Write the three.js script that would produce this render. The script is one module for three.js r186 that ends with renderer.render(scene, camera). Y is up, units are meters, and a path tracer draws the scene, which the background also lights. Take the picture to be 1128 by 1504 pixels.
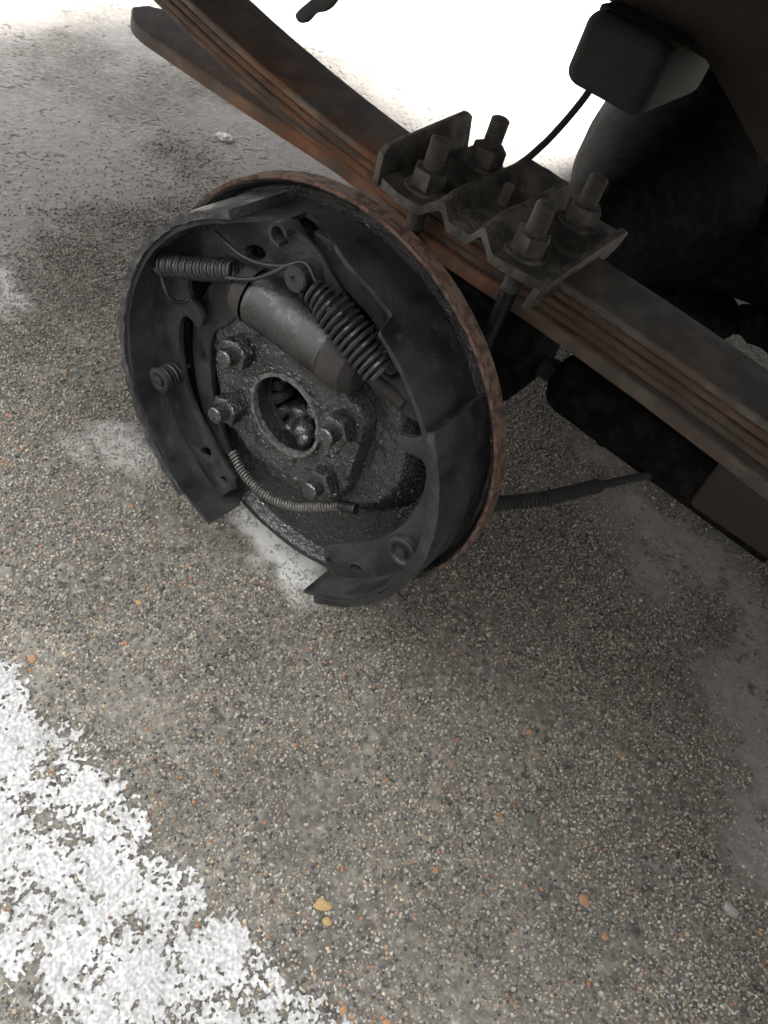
import * as THREE from 'three';
import { mergeGeometries, mergeVertices, toCreasedNormals } from 'three/addons/utils/BufferGeometryUtils.js';
import { RoundedBoxGeometry } from 'three/addons/geometries/RoundedBoxGeometry.js';

// ---------------------------------------------------------------- camera, sky, sun, exposure
const scene = new THREE.Scene();
const AY = 0.2;                                     // height of the axle's centre line above the ground
const camera = new THREE.PerspectiveCamera(62.88, 0.75, 0.01, 400);
camera.position.set(-0.39772, 0.38426 + AY, 0.24008);
camera.up.set(0.47568, 0.6475, -0.59538);
camera.lookAt(-0.39772 + 0.64728, 0.38426 + AY - 0.71599, 0.24008 - 0.26152);
const SUN = new THREE.Vector3(0.85, 0.62, -0.1).normalize();
const sun = new THREE.DirectionalLight(new THREE.Color(1, 0.965, 0.91), 4);
sun.position.copy(SUN).multiplyScalar(12); sun.castShadow = true; sun.shadow.radius = 28;
sun.shadow.mapSize.set(2048, 2048);
Object.assign(sun.shadow.camera, { left: -5, right: 5, top: 5, bottom: -5, near: 0.5, far: 30 });
scene.add(sun, sun.target);
{
  const w = 128, h = 64, d = new Float32Array(w * h * 4), v = new THREE.Vector3();   // bright haze, brightest overhead and round the sun
  for (let j = 0; j < h; j++) for (let i = 0; i < w; i++) {
    const el = ((j + 0.5) / h - 0.5) * Math.PI, az = ((i + 0.5) / w - 0.5) * 2 * Math.PI, k = (j * w + i) * 4;
    v.set(Math.cos(el) * Math.cos(az), Math.sin(el), Math.cos(el) * Math.sin(az));
    const c = v.dot(SUN) * 0.5 + 0.5, b = 0.17 + 0.4 * Math.max(0, v.y) + 0.2 * c ** 5;
    d[k] = b * 0.985; d[k + 1] = b; d[k + 2] = b * 1.03; d[k + 3] = 1;
  }
  const t = new THREE.DataTexture(d, w, h, THREE.RGBAFormat, THREE.FloatType);
  t.mapping = THREE.EquirectangularReflectionMapping; t.magFilter = THREE.LinearFilter; t.wrapS = THREE.RepeatWrapping; t.needsUpdate = true;
  scene.background = t; scene.environment = t;
}
const renderer = new THREE.WebGLRenderer({ antialias: true });
renderer.toneMapping = THREE.LinearToneMapping; renderer.toneMappingExposure = 12.4;
renderer.shadowMap.enabled = true;

// ---------------------------------------------------------------- helpers
let seed = 12345;
const rnd = () => { seed = (seed * 1664525 + 1013904223) >>> 0; return seed / 4294967296; };
const hash = (x, y, s) => { let h = Math.imul(x, 374761393) ^ Math.imul(y, 668265263) ^ Math.imul(s, 2246822519); h = Math.imul(h ^ (h >>> 13), 1274126177); return ((h ^ (h >>> 16)) >>> 0) / 4294967296; };
const sm = (a, b, x) => { const t = Math.min(1, Math.max(0, (x - a) / (b - a))); return t * t * (3 - 2 * t); };
const lerp = (a, b, t) => a + (b - a) * t;
function vn(x, y, s = 0, per = 0) {                  // value noise, optional period
  let xi = Math.floor(x), yi = Math.floor(y); const fx = x - xi, fy = y - yi;
  const u = fx * fx * (3 - 2 * fx), v = fy * fy * (3 - 2 * fy);
  let x1 = xi + 1, y1 = yi + 1;
  if (per) { xi = ((xi % per) + per) % per; yi = ((yi % per) + per) % per; x1 = ((x1 % per) + per) % per; y1 = ((y1 % per) + per) % per; }
  return lerp(lerp(hash(xi, yi, s), hash(x1, yi, s), u), lerp(hash(xi, y1, s), hash(x1, y1, s), u), v);
}
function fbm(x, y, s = 0, o = 4, per = 0) { let a = 0.5, t = 0, n = 0; for (let i = 0; i < o; i++) { t += a * vn(x, y, s + i * 17, per); n += a; a *= 0.5; x *= 2; y *= 2; per *= 2; } return t / n; }
function vn3(x, y, z, s = 0) { const zi = Math.floor(z), f = z - zi, w = f * f * (3 - 2 * f); return lerp(vn(x, y, s + zi * 131), vn(x, y, s + (zi + 1) * 131), w); }
function fbm3(p, f, s = 0, o = 3) { let a = 0.5, t = 0, n = 0; for (let i = 0; i < o; i++) { t += a * vn3(p.x * f, p.y * f, p.z * f, s + i * 7919); n += a; a *= 0.5; f *= 2; } return t / n; }
function tex(size, fn, srgb) {
  const d = new Uint8Array(size * size * 4), o = [0, 0, 0];
  for (let j = 0; j < size; j++) for (let i = 0; i < size; i++) { fn(i / size, j / size, o); const k = (j * size + i) * 4; d[k] = o[0] * 255; d[k + 1] = o[1] * 255; d[k + 2] = o[2] * 255; d[k + 3] = 255; }
  const t = new THREE.DataTexture(d, size, size, THREE.RGBAFormat);
  t.wrapS = t.wrapT = THREE.RepeatWrapping; t.magFilter = THREE.LinearFilter; t.minFilter = THREE.LinearMipmapLinearFilter; t.generateMipmaps = true;
  if (srgb) t.colorSpace = THREE.SRGBColorSpace; t.needsUpdate = true; return t;
}
const enc = c => c <= 0.0031308 ? c * 12.92 : 1.055 * Math.pow(c, 1 / 2.4) - 0.055;
const scaled = (t, metres) => { const c = t.clone(); c.repeat.set(1 / metres, 1 / metres); c.needsUpdate = true; return c; };
const names = {};
const numbered = n => { const k = names[n] = (names[n] ?? -1) + 1; return k ? `${n}_${String(k).padStart(3, '0')}` : n; };
function boxUV(g) {                                   // uv in metres by the dominant axis of each face
  if (g.index) g = g.toNonIndexed();
  const p = g.attributes.position, uv = new Float32Array(p.count * 2), a = new THREE.Vector3(), b = new THREE.Vector3(), c = new THREE.Vector3();
  for (let i = 0; i < p.count; i += 3) {
    a.fromBufferAttribute(p, i); b.fromBufferAttribute(p, i + 1); c.fromBufferAttribute(p, i + 2);
    const n = b.clone().sub(a).cross(c.clone().sub(a)), x = Math.abs(n.x), y = Math.abs(n.y), z = Math.abs(n.z);
    [a, b, c].forEach((v, k) => { const q = x >= y && x >= z ? [v.z, v.y] : y >= z ? [v.x, v.z] : [v.x, v.y]; uv[(i + k) * 2] = q[0]; uv[(i + k) * 2 + 1] = q[1]; });
  }
  g.setAttribute('uv', new THREE.BufferAttribute(uv, 2)); return g;
}
const clean = g => { const o = new THREE.BufferGeometry(); const s = g.index ? g.toNonIndexed() : g; o.setAttribute('position', s.attributes.position.clone()); return o; };
function finish(gs, crease = 0.6) { const g = mergeGeometries((Array.isArray(gs) ? gs : [gs]).map(clean)); g.scale(1e4, 1e4, 1e4); const c = toCreasedNormals(g, crease); c.scale(1e-4, 1e-4, 1e-4); return boxUV(c); }   // its welding works to 1/100 unit: do it in tenths of a millimetre
function lump(g, amp, f, s = 3, o = 3) {              // welded, displaced along its normals
  let q = mergeVertices(clean(g), 1e-5); q.computeVertexNormals();
  const p = q.attributes.position, n = q.attributes.normal, v = new THREE.Vector3();
  for (let i = 0; i < p.count; i++) { v.fromBufferAttribute(p, i); const k = (fbm3(v, f, s, o) - 0.5) * 2 * amp; p.setXYZ(i, v.x + n.getX(i) * k, v.y + n.getY(i) * k, v.z + n.getZ(i) * k); }
  return q;
}
function part(name, gs, mat, parent, crease) { const m = new THREE.Mesh(finish(gs, crease), mat); m.name = parent === scene ? numbered(name) : name; m.castShadow = m.receiveShadow = true; parent.add(m); return m; }
function tint(m, fn) { const p = m.geometry.attributes.position, c = new Float32Array(p.count * 3), v = new THREE.Vector3(); for (let i = 0; i < p.count; i++) c.set(fn(v.fromBufferAttribute(p, i)), i * 3); m.geometry.setAttribute('color', new THREE.BufferAttribute(c, 3)); return m; }
function thing(name, label, category, pos = [0, AY, 0]) { const g = new THREE.Group(); g.name = numbered(name); g.position.set(...pos); g.userData = { label, category }; scene.add(g); return g; }
const V = (x, y, z) => new THREE.Vector3(x, y, z);
const AXLE = new THREE.Matrix4().makeBasis(V(0, 0, 1), V(0, 1, 0), V(-1, 0, 0));   // (u,v,w) -> z, y, -x
function plateZY(pts, x0, thick, bevel = 0.0006, holes = [], noSmooth) {  // pts in mm (z,y), x0 = inner face; grows towards -x
  const s = new THREE.Shape(noSmooth ? pts.map(p => new THREE.Vector2(p[0] / 1e3, p[1] / 1e3)) : round2(pts));
  for (const [z, y, a, b = a, rot = 0] of holes) { const h = new THREE.Path(); h.absellipse(z / 1e3, y / 1e3, a / 1e3, b / 1e3, 0, Math.PI * 2, true, rot); s.holes.push(h); }
  const g = new THREE.ExtrudeGeometry(s, { depth: thick - 2 * bevel, bevelEnabled: bevel > 0, bevelSize: bevel, bevelThickness: bevel, bevelOffset: -bevel, bevelSegments: 2, curveSegments: 20 });
  g.translate(0, 0, bevel); g.applyMatrix4(AXLE); g.translate(x0, 0, 0); return g;
}
function round2(pts) {                                // Chaikin corner rounding, mm to m
  let p = pts.map(q => new THREE.Vector2(q[0] / 1e3, q[1] / 1e3));
  for (let k = 0; k < 2; k++) { const o = []; for (let i = 0; i < p.length; i++) { const a = p[i], b = p[(i + 1) % p.length]; o.push(a.clone().lerp(b, 0.22), a.clone().lerp(b, 0.78)); } p = o; }
  return p;
}
const D = Math.PI / 180, arc = (r, a0, a1, n) => Array.from({ length: n + 1 }, (_, i) => { const a = lerp(a0, a1, i / n) * D; return [r * Math.cos(a), r * Math.sin(a)]; });
function band(r0, r1, xa, xb, a0, a1, n = 90, jit = 0, s = 1) {   // ring sector; xa(inner) > xb(outer), either may be f(angle)
  const fx = (f, a) => typeof f === 'function' ? f(a) : f, pos = [], idx = [], full = Math.abs(a1 - a0) >= 360;
  const m = 12;
  for (let i = 0; i <= n; i++) {
    const a = lerp(a0, a1, i / n), c = Math.cos(a * D), t = Math.sin(a * D), A = fx(xa, a), B = fx(xb, a);
    for (let j = 0; j < m; j++) {                     // section: 4 sides of 3 steps
      const side = Math.floor(j / 3), u = (j % 3) / 3; let r, x;
      if (side === 0) { r = r1; x = lerp(A, B, u); } else if (side === 1) { r = lerp(r1, r0, u); x = B; } else if (side === 2) { r = r0; x = lerp(B, A, u); } else { r = lerp(r0, r1, u); x = A; }
      const k = jit * (fbm(a * 0.35 + 50, j * 0.7 + 9, s, 3) - 0.5) * 2, k2 = jit * (fbm(a * 0.4 + 90, j * 0.7 + 3, s + 5, 3) - 0.5) * 2;
      pos.push(x + k2, (r + k) * t, (r + k) * c);
    }
  }
  for (let i = 0; i < n; i++) for (let j = 0; j < m; j++) { const p = i * m + j, q = i * m + (j + 1) % m; idx.push(p, q, p + m, q, q + m, p + m); }
  if (!full) for (const [o, f] of [[0, 1], [n * m, 0]]) for (let j = 1; j < m - 1; j++) f ? idx.push(o, o + j + 1, o + j) : idx.push(o, o + j, o + j + 1);
  const g = new THREE.BufferGeometry(); g.setAttribute('position', new THREE.Float32BufferAttribute(pos, 3)); g.setIndex(idx); return g;
}
function latheX(prof, y = 0, z = 0, seg = 40) { const g = new THREE.LatheGeometry(prof.map(([x, r]) => new THREE.Vector2(r, x)), seg); g.rotateZ(-Math.PI / 2); g.translate(0, y, z); return g; }  // prof: [x, r]
function latheZ(prof, x = 0, y = 0, seg = 40) { const g = new THREE.LatheGeometry(prof.map(([z, r]) => new THREE.Vector2(r, z)), seg); g.rotateX(Math.PI / 2); g.translate(x, y, 0); return g; }
function latheY(prof, x = 0, z = 0, seg = 28) { const g = new THREE.LatheGeometry(prof.map(([y, r]) => new THREE.Vector2(r, y)), seg); g.translate(x, 0, z); return g; }
const tube = (pts, r, n = 40, rad = 8) => new THREE.TubeGeometry(new THREE.CatmullRomCurve3(pts, false, 'centripetal'), n, r, rad, false);
function coil(pts, R, turns, wire, per = 16) {
  const c = new THREE.CatmullRomCurve3(pts, false, 'centripetal'), n = Math.round(turns * per), fr = c.computeFrenetFrames(n), o = [];
  for (let i = 0; i <= n; i++) { const t = i / n, a = t * turns * Math.PI * 2, r = typeof R === 'function' ? R(t) : R, p = c.getPointAt(t); o.push(p.add(fr.normals[i].clone().multiplyScalar(Math.cos(a) * r)).add(fr.binormals[i].clone().multiplyScalar(Math.sin(a) * r))); }
  return new THREE.TubeGeometry(new THREE.CatmullRomCurve3(o), n, wire, 6, false);
}
function hex(r, h, bev = 0.0012) { const s = new THREE.Shape(Array.from({ length: 6 }, (_, i) => new THREE.Vector2(r * Math.cos(i * Math.PI / 3 + 0.3), r * Math.sin(i * Math.PI / 3 + 0.3)))); const g = new THREE.ExtrudeGeometry(s, { depth: h - 2 * bev, bevelSize: bev, bevelThickness: bev, bevelOffset: -bev, bevelSegments: 2 }); g.translate(0, 0, bev); return g; }   // along +z
function thread(r, h, pitch) { const p = [[0, 0.0001], [0, r * 0.9]]; for (let y = 0; y < h - pitch; y += pitch) p.push([y, r * 0.88], [y + pitch * 0.4, r], [y + pitch * 0.6, r]); p.push([h - pitch * 0.3, r * 0.85], [h, r * 0.7], [h, 0.0001]); return p; }
const bx = (w, h, d, x, y, z, r = 0.002) => { const g = new RoundedBoxGeometry(w, h, d, 2, Math.min(r, w / 2.1, h / 2.1, d / 2.1)); g.translate(x, y, z); return g; };

// ---------------------------------------------------------------- materials
const fine = tex(512, (u, v, o) => { const n = 0.55 * fbm(u * 24, v * 24, 5, 4, 24) + 0.45 * hash(u * 512 | 0, v * 512 | 0, 7); o[0] = o[1] = o[2] = n; });
const lumps = tex(512, (u, v, o) => { const a = fbm(u * 8, v * 8, 31, 5, 8), b = sm(0.5, 0.8, vn(u * 40, v * 40, 47, 40)), c = sm(0.55, 0.85, vn(u * 90, v * 90, 49, 90)); const n = Math.min(1, a * 0.6 + b * 0.28 + c * 0.14); o[0] = o[1] = o[2] = n; });
function mixTex(stops, f, s, speck = 0, speckCol = [0.2, 0.2, 0.2]) {   // blotches through a list of linear colours
  return tex(512, (u, v, o) => {
    let t = fbm(u * f, v * f, s, 5, f); t = sm(0.28, 0.72, t) * (stops.length - 1); const i = Math.min(stops.length - 2, Math.floor(t)), k = t - i;
    const g = 0.85 + 0.3 * hash(u * 512 | 0, v * 512 | 0, s + 3), sp = vn(u * 128, v * 128, s + 9, 128) > 1 - speck;
    for (let c = 0; c < 3; c++) o[c] = enc(Math.min(1, sp ? speckCol[c] : lerp(stops[i][c], stops[i + 1][c], k) * g));
  }, true);
}
function mat(map, size, rough, bump, bumpTex = fine, bsize = 0.05, extra = {}) {
  return new THREE.MeshPhysicalMaterial({ map: scaled(map, size), roughness: rough, bumpMap: scaled(bumpTex, bsize), bumpScale: bump, ...extra });
}
const tDust = mixTex([[0.011, 0.0112, 0.0114], [0.017, 0.0171, 0.0172], [0.028, 0.028, 0.0275]], 8, 101, 0.025, [0.05, 0.05, 0.05]);
const tOil = mixTex([[0.005, 0.005, 0.005], [0.008, 0.0078, 0.0075], [0.016, 0.015, 0.0135]], 10, 151);
const tSteel = mixTex([[0.09, 0.082, 0.073], [0.13, 0.118, 0.104], [0.19, 0.17, 0.148]], 10, 171, 0.04, [0.03, 0.03, 0.03]);
const tRust = mixTex([[0.06, 0.038, 0.03], [0.13, 0.07, 0.048], [0.2, 0.105, 0.07], [0.17, 0.125, 0.1]], 26, 191, 0.06, [0.34, 0.28, 0.24]);
const tLeaf = mixTex([[0.6, 0.6, 0.6], [0.75, 0.75, 0.75], [0.95, 0.95, 0.95]], 10, 211, 0.012, [0.35, 0.33, 0.3]);
const tLeafTop = mixTex([[0.04, 0.039, 0.038], [0.05, 0.048, 0.046], [0.062, 0.057, 0.051]], 6, 231, 0.01, [0.024, 0.022, 0.02]);
const patchy = tex(512, (u, v, o) => { const n = 0.45 + 0.5 * sm(0.35, 0.6, fbm(u * 6, v * 6, 53, 5, 6)); o[0] = o[1] = o[2] = n; });
const M = {
  dust: mat(tDust, 0.12, 0.75, 0.0004, lumps, 0.06, { roughnessMap: scaled(patchy, 0.1) }), lining: mat(mixTex([[0.02, 0.02, 0.02], [0.035, 0.035, 0.036], [0.06, 0.06, 0.06]], 14, 103, 0.05, [0.015, 0.015, 0.015]), 0.1, 0.9, 0.0008, lumps, 0.05, { roughnessMap: scaled(patchy, 0.07) }), dustRough: mat(tDust, 0.12, 0.7, 0.0012, lumps, 0.04),
  oil: mat(tOil, 0.1, 0.24, 0.0016, lumps, 0.03, { ior: 1.9, roughnessMap: scaled(patchy, 0.05) }),
  oilSoft: mat(tOil, 0.1, 0.42, 0.0008, lumps, 0.05), grease: mat(tOil, 0.05, 0.12, 0.0008, lumps, 0.03, { ior: 1.9 }),
  cylinder: mat(mixTex([[0.009, 0.009, 0.009], [0.016, 0.016, 0.016]], 8, 107, 0.012, [0.3, 0.3, 0.29]), 0.07, 0.5, 0.0003, fine, 0.05, { ior: 1.7, roughnessMap: scaled(patchy, 0.04) }), boot: mat(mixTex([[0.022, 0.0195, 0.018], [0.03, 0.026, 0.0235]], 6, 251), 0.05, 0.75, 0.0003),
  wire: mat(tDust, 0.05, 0.36, 0.0003), bright: mat(mixTex([[0.1, 0.095, 0.085], [0.22, 0.21, 0.19]], 20, 257), 0.03, 0.3, 0.0002, fine, 0.02, { metalness: 0.5 }),
  seal: mat(mixTex([[0.05, 0.048, 0.045], [0.16, 0.155, 0.145]], 20, 291), 0.04, 0.35, 0.0008, lumps, 0.02), steel: mat(tSteel, 0.1, 0.85, 0.0012, lumps, 0.04), rust: mat(tRust, 0.09, 0.85, 0.0007, fine, 0.04, { vertexColors: true }),
  leaf: mat(tLeaf, 0.16, 0.8, 0.0008, fine, 0.05, { vertexColors: true }), brown: mat(mixTex([[0.03, 0.024, 0.02], [0.045, 0.032, 0.024]], 6, 281), 0.2, 0.85, 0.0006), leafTop: mat(tLeafTop, 0.2, 0.68, 0.0003),
  black: mat(tOil, 0.1, 0.9, 0.0012, lumps, 0.06, { specularIntensity: 0.15 }), blackMatte: mat(mixTex([[0.02, 0.02, 0.02], [0.03, 0.029, 0.028]], 6, 261), 0.2, 0.8, 0.0004),
  paint: new THREE.MeshPhysicalMaterial({ color: new THREE.Color().setRGB(0.05, 0.06, 0.09), roughness: 0.4, clearcoat: 0.6 }),
  carBlack: new THREE.MeshPhysicalMaterial({ color: new THREE.Color().setRGB(0.012, 0.012, 0.013), roughness: 0.35, clearcoat: 0.8, clearcoatRoughness: 0.05 }), glass: new THREE.MeshPhysicalMaterial({ color: new THREE.Color().setRGB(0.01, 0.011, 0.012), roughness: 0.06 }),
  rubber: mat(mixTex([[0.02, 0.02, 0.02], [0.03, 0.03, 0.03]], 6, 271), 0.2, 0.85, 0.0004),
};

// ---------------------------------------------------------------- ground
const GX = -0.9, GZ = -1.9, GS = 3;                    // the 3 m square that the ground's map describes
const spots = [[0.022, -0.021, 0.07, 0.036, 1], [-0.01, -0.19, 0.06, 0.028, 0.5], [-0.04, -0.212, 0.035, 0.016, 0.35], [0.038, -0.43, 0.05, 0.03, 0.55], [0.017, -0.055, 0.03, 0.022, 0.5], [0.024, 0.03, 0.03, 0.02, 0.5], [0.075, -0.12, 0.08, 0.03, 0.25]];
function spill(x, z) { let m = 0; for (const [sx, sz, rz, rx, k] of spots) { const w = (fbm(x * 28, z * 28, 71, 3) - 0.5) * 1.5; const d = Math.hypot((x - sx) / rx, (z - sz) / rz) + w; m = Math.max(m, k * (1 - sm(0.55, 1.15, d))); } return m; }
function dusty(x, z) {                                  // fines packed between the stones: a wandering strip under the truck and patches farther off
  const c = lerp(0.26, 0.02, sm(0.3, 0.5, z)), w = (fbm(x * 9, z * 9, 83, 5) - 0.5) * 0.34, d = (x - c) + w;
  const strip = sm(-0.06, 0.05, d) * (1 - sm(0.1, 0.26, d)) * sm(0.18, 0.32, z + (x - 0.25)) * sm(0.3, 0.6, fbm(x * 40, z * 40, 89, 3) + 0.12);
  const far = sm(0.26, 0.56, fbm(x * 7 + 3, z * 7, 97, 5)) * 0.9 * sm(0.05, -0.3, z + 0.3 - x * 0.2 + 0.3 * (fbm(x * 9, z * 9, 98, 4) - 0.5));
  return Math.min(1, Math.max(strip, far));
}
const lineMask = (x, z) => {                            // worn paint: 1 where paint is left
  const e = (fbm(z * 14, x * 14, 301, 4) - 0.5) * 0.03, e2 = (fbm(z * 9, x * 9, 311, 4) - 0.5) * 0.05;
  const inX = Math.min(-0.2195 - 0.018 * z + e - x, x - (-0.346 + e2));
  const big = fbm(x * 42, z * 42, 321, 3), small = 0.5 * vn(x * 330, z * 330, 331) + 0.5 * vn(x * 640, z * 640, 333);
  return Math.min(inX * 40, 0.6) * 0.5 + big * 0.85 + small * 0.95 - 1.07;
};
const gcol = [0, 0, 0];
const gh = new Float32Array(2048 * 2048);
const gmap = tex(2048, (u, v, o) => {
  const x = GX + u * GS, z = GZ + v * GS, i = u * 2048 | 0, j = v * 2048 | 0;
  const g1 = vn(u * 900, v * 900, 11), g2 = vn(u * 420, v * 420, 12), g3 = fbm(x * 6, z * 6, 13, 4), h1 = hash(i, j, 14);
  const pit = sm(0.74, 0.84, vn(u * 620, v * 620, 15)) * sm(0.45, 0.6, vn(u * 90, v * 90, 16)), d = dusty(x, z), s = spill(x, z);
  let b = 0.07 + 0.12 * g1 * g1 + 0.06 * h1 + 0.05 * (g2 - 0.5); b *= 0.75 + 0.5 * g3;
  b *= 1 - 0.14 * sm(0.5, 0.62, fbm(x * 13, z * 13, 109, 5)); b = lerp(b, 0.185 + 0.06 * g2 + 0.05 * h1, d * 0.88); b *= 1 - 0.55 * pit;
  let r = b * 1.08, g = b * 0.985, bl = b * lerp(0.82, 0.9, d);
  if (h1 > 0.985) { r *= 1.8; g *= 1.6; bl *= 1.4; }
  r = lerp(r, 0.54 + 0.1 * g1, s); g = lerp(g, 0.53 + 0.1 * g1, s); bl = lerp(bl, 0.49 + 0.1 * g1, s);
  gh[j * 2048 + i] = 0.35 * g1 + 0.25 * g2 + 0.15 * h1 - 0.5 * pit + 0.25;
  o[0] = enc(r); o[1] = enc(g); o[2] = enc(bl);
}, true);
const gbump = tex(2048, (u, v, o) => { o[0] = o[1] = o[2] = Math.min(1, Math.max(0, gh[(v * 2048 | 0) * 2048 + (u * 2048 | 0)])); });
{
  const g = new THREE.PlaneGeometry(240, 240, 1, 1); g.rotateX(-Math.PI / 2);
  const p = g.attributes.position, uv = g.attributes.uv;
  for (let i = 0; i < 4; i++) uv.setXY(i, (p.getX(i) - GX) / GS, (p.getZ(i) - GZ) / GS);
  const m = new THREE.Mesh(g, new THREE.MeshPhysicalMaterial({ map: gmap, bumpMap: gbump, bumpScale: 0.0016, roughness: 0.85 }));
  m.name = 'asphalt_ground'; m.receiveShadow = true; m.userData = { kind: 'structure', label: 'worn grey asphalt with exposed small stones and pale dusty patches' }; scene.add(m);
  // larger coloured stones that can be picked out
  const stoneMats = [[0.34, 0.18, 0.09], [0.28, 0.13, 0.08], [0.4, 0.27, 0.12], [0.38, 0.33, 0.26], [0.3, 0.28, 0.26]].map(c => new THREE.MeshPhysicalMaterial({ color: new THREE.Color().setRGB(...c), roughness: 0.7, bumpMap: scaled(fine, 0.03), bumpScale: 0.0003 }));
  const geos = [0, 1, 2, 3].map(k => { const q = lump(new THREE.IcosahedronGeometry(1, 1), 0.55, 1.1, 400 + k * 31, 2); return boxUV(toCreasedNormals(q, 0.25)); });
  const put = (x, z, r, k) => { const s = new THREE.Mesh(geos[rnd() * 4 | 0], stoneMats[k]); s.name = 'stone'; s.position.set(x, r * 0.12, z); s.scale.set(r * (0.8 + 0.5 * rnd()), r * 0.55, r * (0.8 + 0.4 * rnd())); s.rotation.y = rnd() * 6.28; s.castShadow = s.receiveShadow = true; m.add(s); };
  put(-0.184, 0.219, 0.0056, 2); put(-0.19, 0.228, 0.003, 2); put(0.028, 0.455, 0.0055, 4); put(-0.05, 0.36, 0.004, 0);
  for (let k = 0; k < 130; k++) { const z = -0.35 + rnd() * 0.95, x = -0.23 + rnd() * 0.42; put(x, z, 0.0014 + 0.0015 * rnd() ** 3, rnd() < 0.5 ? 0 : rnd() * 5 | 0); }
  const chip = new THREE.Mesh(finish(lump(new THREE.IcosahedronGeometry(0.013, 4).scale(1, 0.18, 1.1), 0.009, 90, 77, 3)), new THREE.MeshPhysicalMaterial({ color: new THREE.Color().setRGB(0.62, 0.61, 0.58), roughness: 0.8 }));
  chip.name = 'pale_flake'; chip.position.set(0.517, 0.002, -0.583); chip.castShadow = chip.receiveShadow = true; m.add(chip);
}
{ // the small stones of the asphalt's surface
  const g = toCreasedNormals(lump(new THREE.IcosahedronGeometry(1, 0), 0.3, 0.8, 500, 2), 0.4);
  const list = [], q = new THREE.Quaternion(), e = new THREE.Euler(), mt = new THREE.Matrix4(), cells = [];
  const step = 0.0022;
  for (let x = -0.5; x < 0.95; x += step) for (let z = -0.95; z < 0.62; z += step) {
    const near = Math.hypot(x + 0.1, z - 0.1); if (near > 0.4 && rnd() < sm(0.4, 1.0, near)) continue;
    const px = x + (rnd() - 0.5) * step * 1.3, pz = z + (rnd() - 0.5) * step * 1.3, d = dusty(px, pz), sp = spill(px, pz);
    if (rnd() < d * 0.9 || rnd() < 0.06 + sp * 0.6 + 0.6 * sm(0.56, 0.7, fbm(px * 30, pz * 30, 341, 3))) continue;
    if (px < -0.18 && px > -0.39 && lineMask(px, pz) > 0.03) continue;
    cells.push([px, pz, d, sp]);
  }
  const im = new THREE.InstancedMesh(g, new THREE.MeshPhysicalMaterial({ roughness: 0.62 }), cells.length), c = new THREE.Color();
  cells.forEach(([x, z, d, sp], i) => {
    const r = 0.0008 + 0.001 * rnd() * (0.35 + rnd() * rnd()); e.set(rnd() * 6, rnd() * 6, rnd() * 6); q.setFromEuler(e);
    mt.compose(V(x, r * (0.5 * rnd() - 0.05) - 0.0005 * d, z), q, V(r * (0.9 + 0.6 * rnd()), r * (0.7 + 0.3 * rnd()), r)); im.setMatrixAt(i, mt);
    const k = rnd(), b = 0.075 + 0.26 * rnd() * rnd() + 0.06 * rnd(), t = (fbm(x * 8, z * 8, 351, 3) * 0.5 + 0.75) * (1 - 0.14 * sm(0.5, 0.62, fbm(x * 13, z * 13, 109, 5)));
    let col = k < 0.62 ? [b * 1.07, b, b * 0.86] : k < 0.84 ? [b * 1.48, b * 1.2, b * 0.84] : k < 0.91 ? [0.37, 0.34, 0.28] : k < 0.985 ? [0.045, 0.044, 0.042] : [0.3, 0.14, 0.07];
    col = col.map((v, n) => lerp(v * t, [0.4, 0.39, 0.36][n], sp * 0.7)); c.setRGB(...col); im.setColorAt(i, c);
  });
  im.name = 'asphalt_aggregate'; im.castShadow = im.receiveShadow = true; im.userData = { kind: 'stuff', label: 'fine grey and tan stones set in the asphalt surface', category: 'gravel' }; scene.add(im);
}
{ // worn white paint, a thin crust over the stones
  const st = 0.0007, nx = Math.round(0.165 / st), nz = Math.round(0.66 / st), pos = [], idx = [], col = [], id = new Int32Array((nx + 1) * (nz + 1)).fill(-1), mk = new Float32Array((nx + 1) * (nz + 1));
  for (let j = 0; j <= nz; j++) for (let i = 0; i <= nx; i++) {
    const x = -0.377 + i * st + (hash(i, j, 1) - 0.5) * st * 0.8, z = -0.26 + j * st + (hash(i, j, 2) - 0.5) * st * 0.8, k = j * (nx + 1) + i; mk[k] = lineMask(x, z);
    id[k] = pos.length / 3; const v = vn(x * 430, z * 430, 361); pos.push(x, 0.0011 + 0.0013 * v + Math.min(0, mk[k]) * 0.006, z);
    const b = (0.24 + 0.32 * vn(x * 700, z * 700, 371)) * (0.7 + 0.4 * fbm(x * 30, z * 30, 373, 3)); col.push(b, b * 0.985, b * 0.945);
  }
  for (let j = 0; j < nz; j++) for (let i = 0; i < nx; i++) { const a = j * (nx + 1) + i, b = a + 1, c = a + nx + 1, d = c + 1; if ((mk[a] + mk[b] + mk[c] + mk[d]) < 0) continue; idx.push(a, c, b, b, c, d); }
  const g = new THREE.BufferGeometry(); g.setAttribute('position', new THREE.Float32BufferAttribute(pos, 3)); g.setAttribute('color', new THREE.Float32BufferAttribute(col, 3)); g.setIndex(idx); g.computeVertexNormals();
  const m = new THREE.Mesh(g, new THREE.MeshPhysicalMaterial({ vertexColors: true, roughness: 0.75 })); m.name = 'road_marking'; m.castShadow = m.receiveShadow = true;
  m.userData = { kind: 'structure', label: 'worn white painted line on the asphalt' }; scene.add(m);
}

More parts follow.
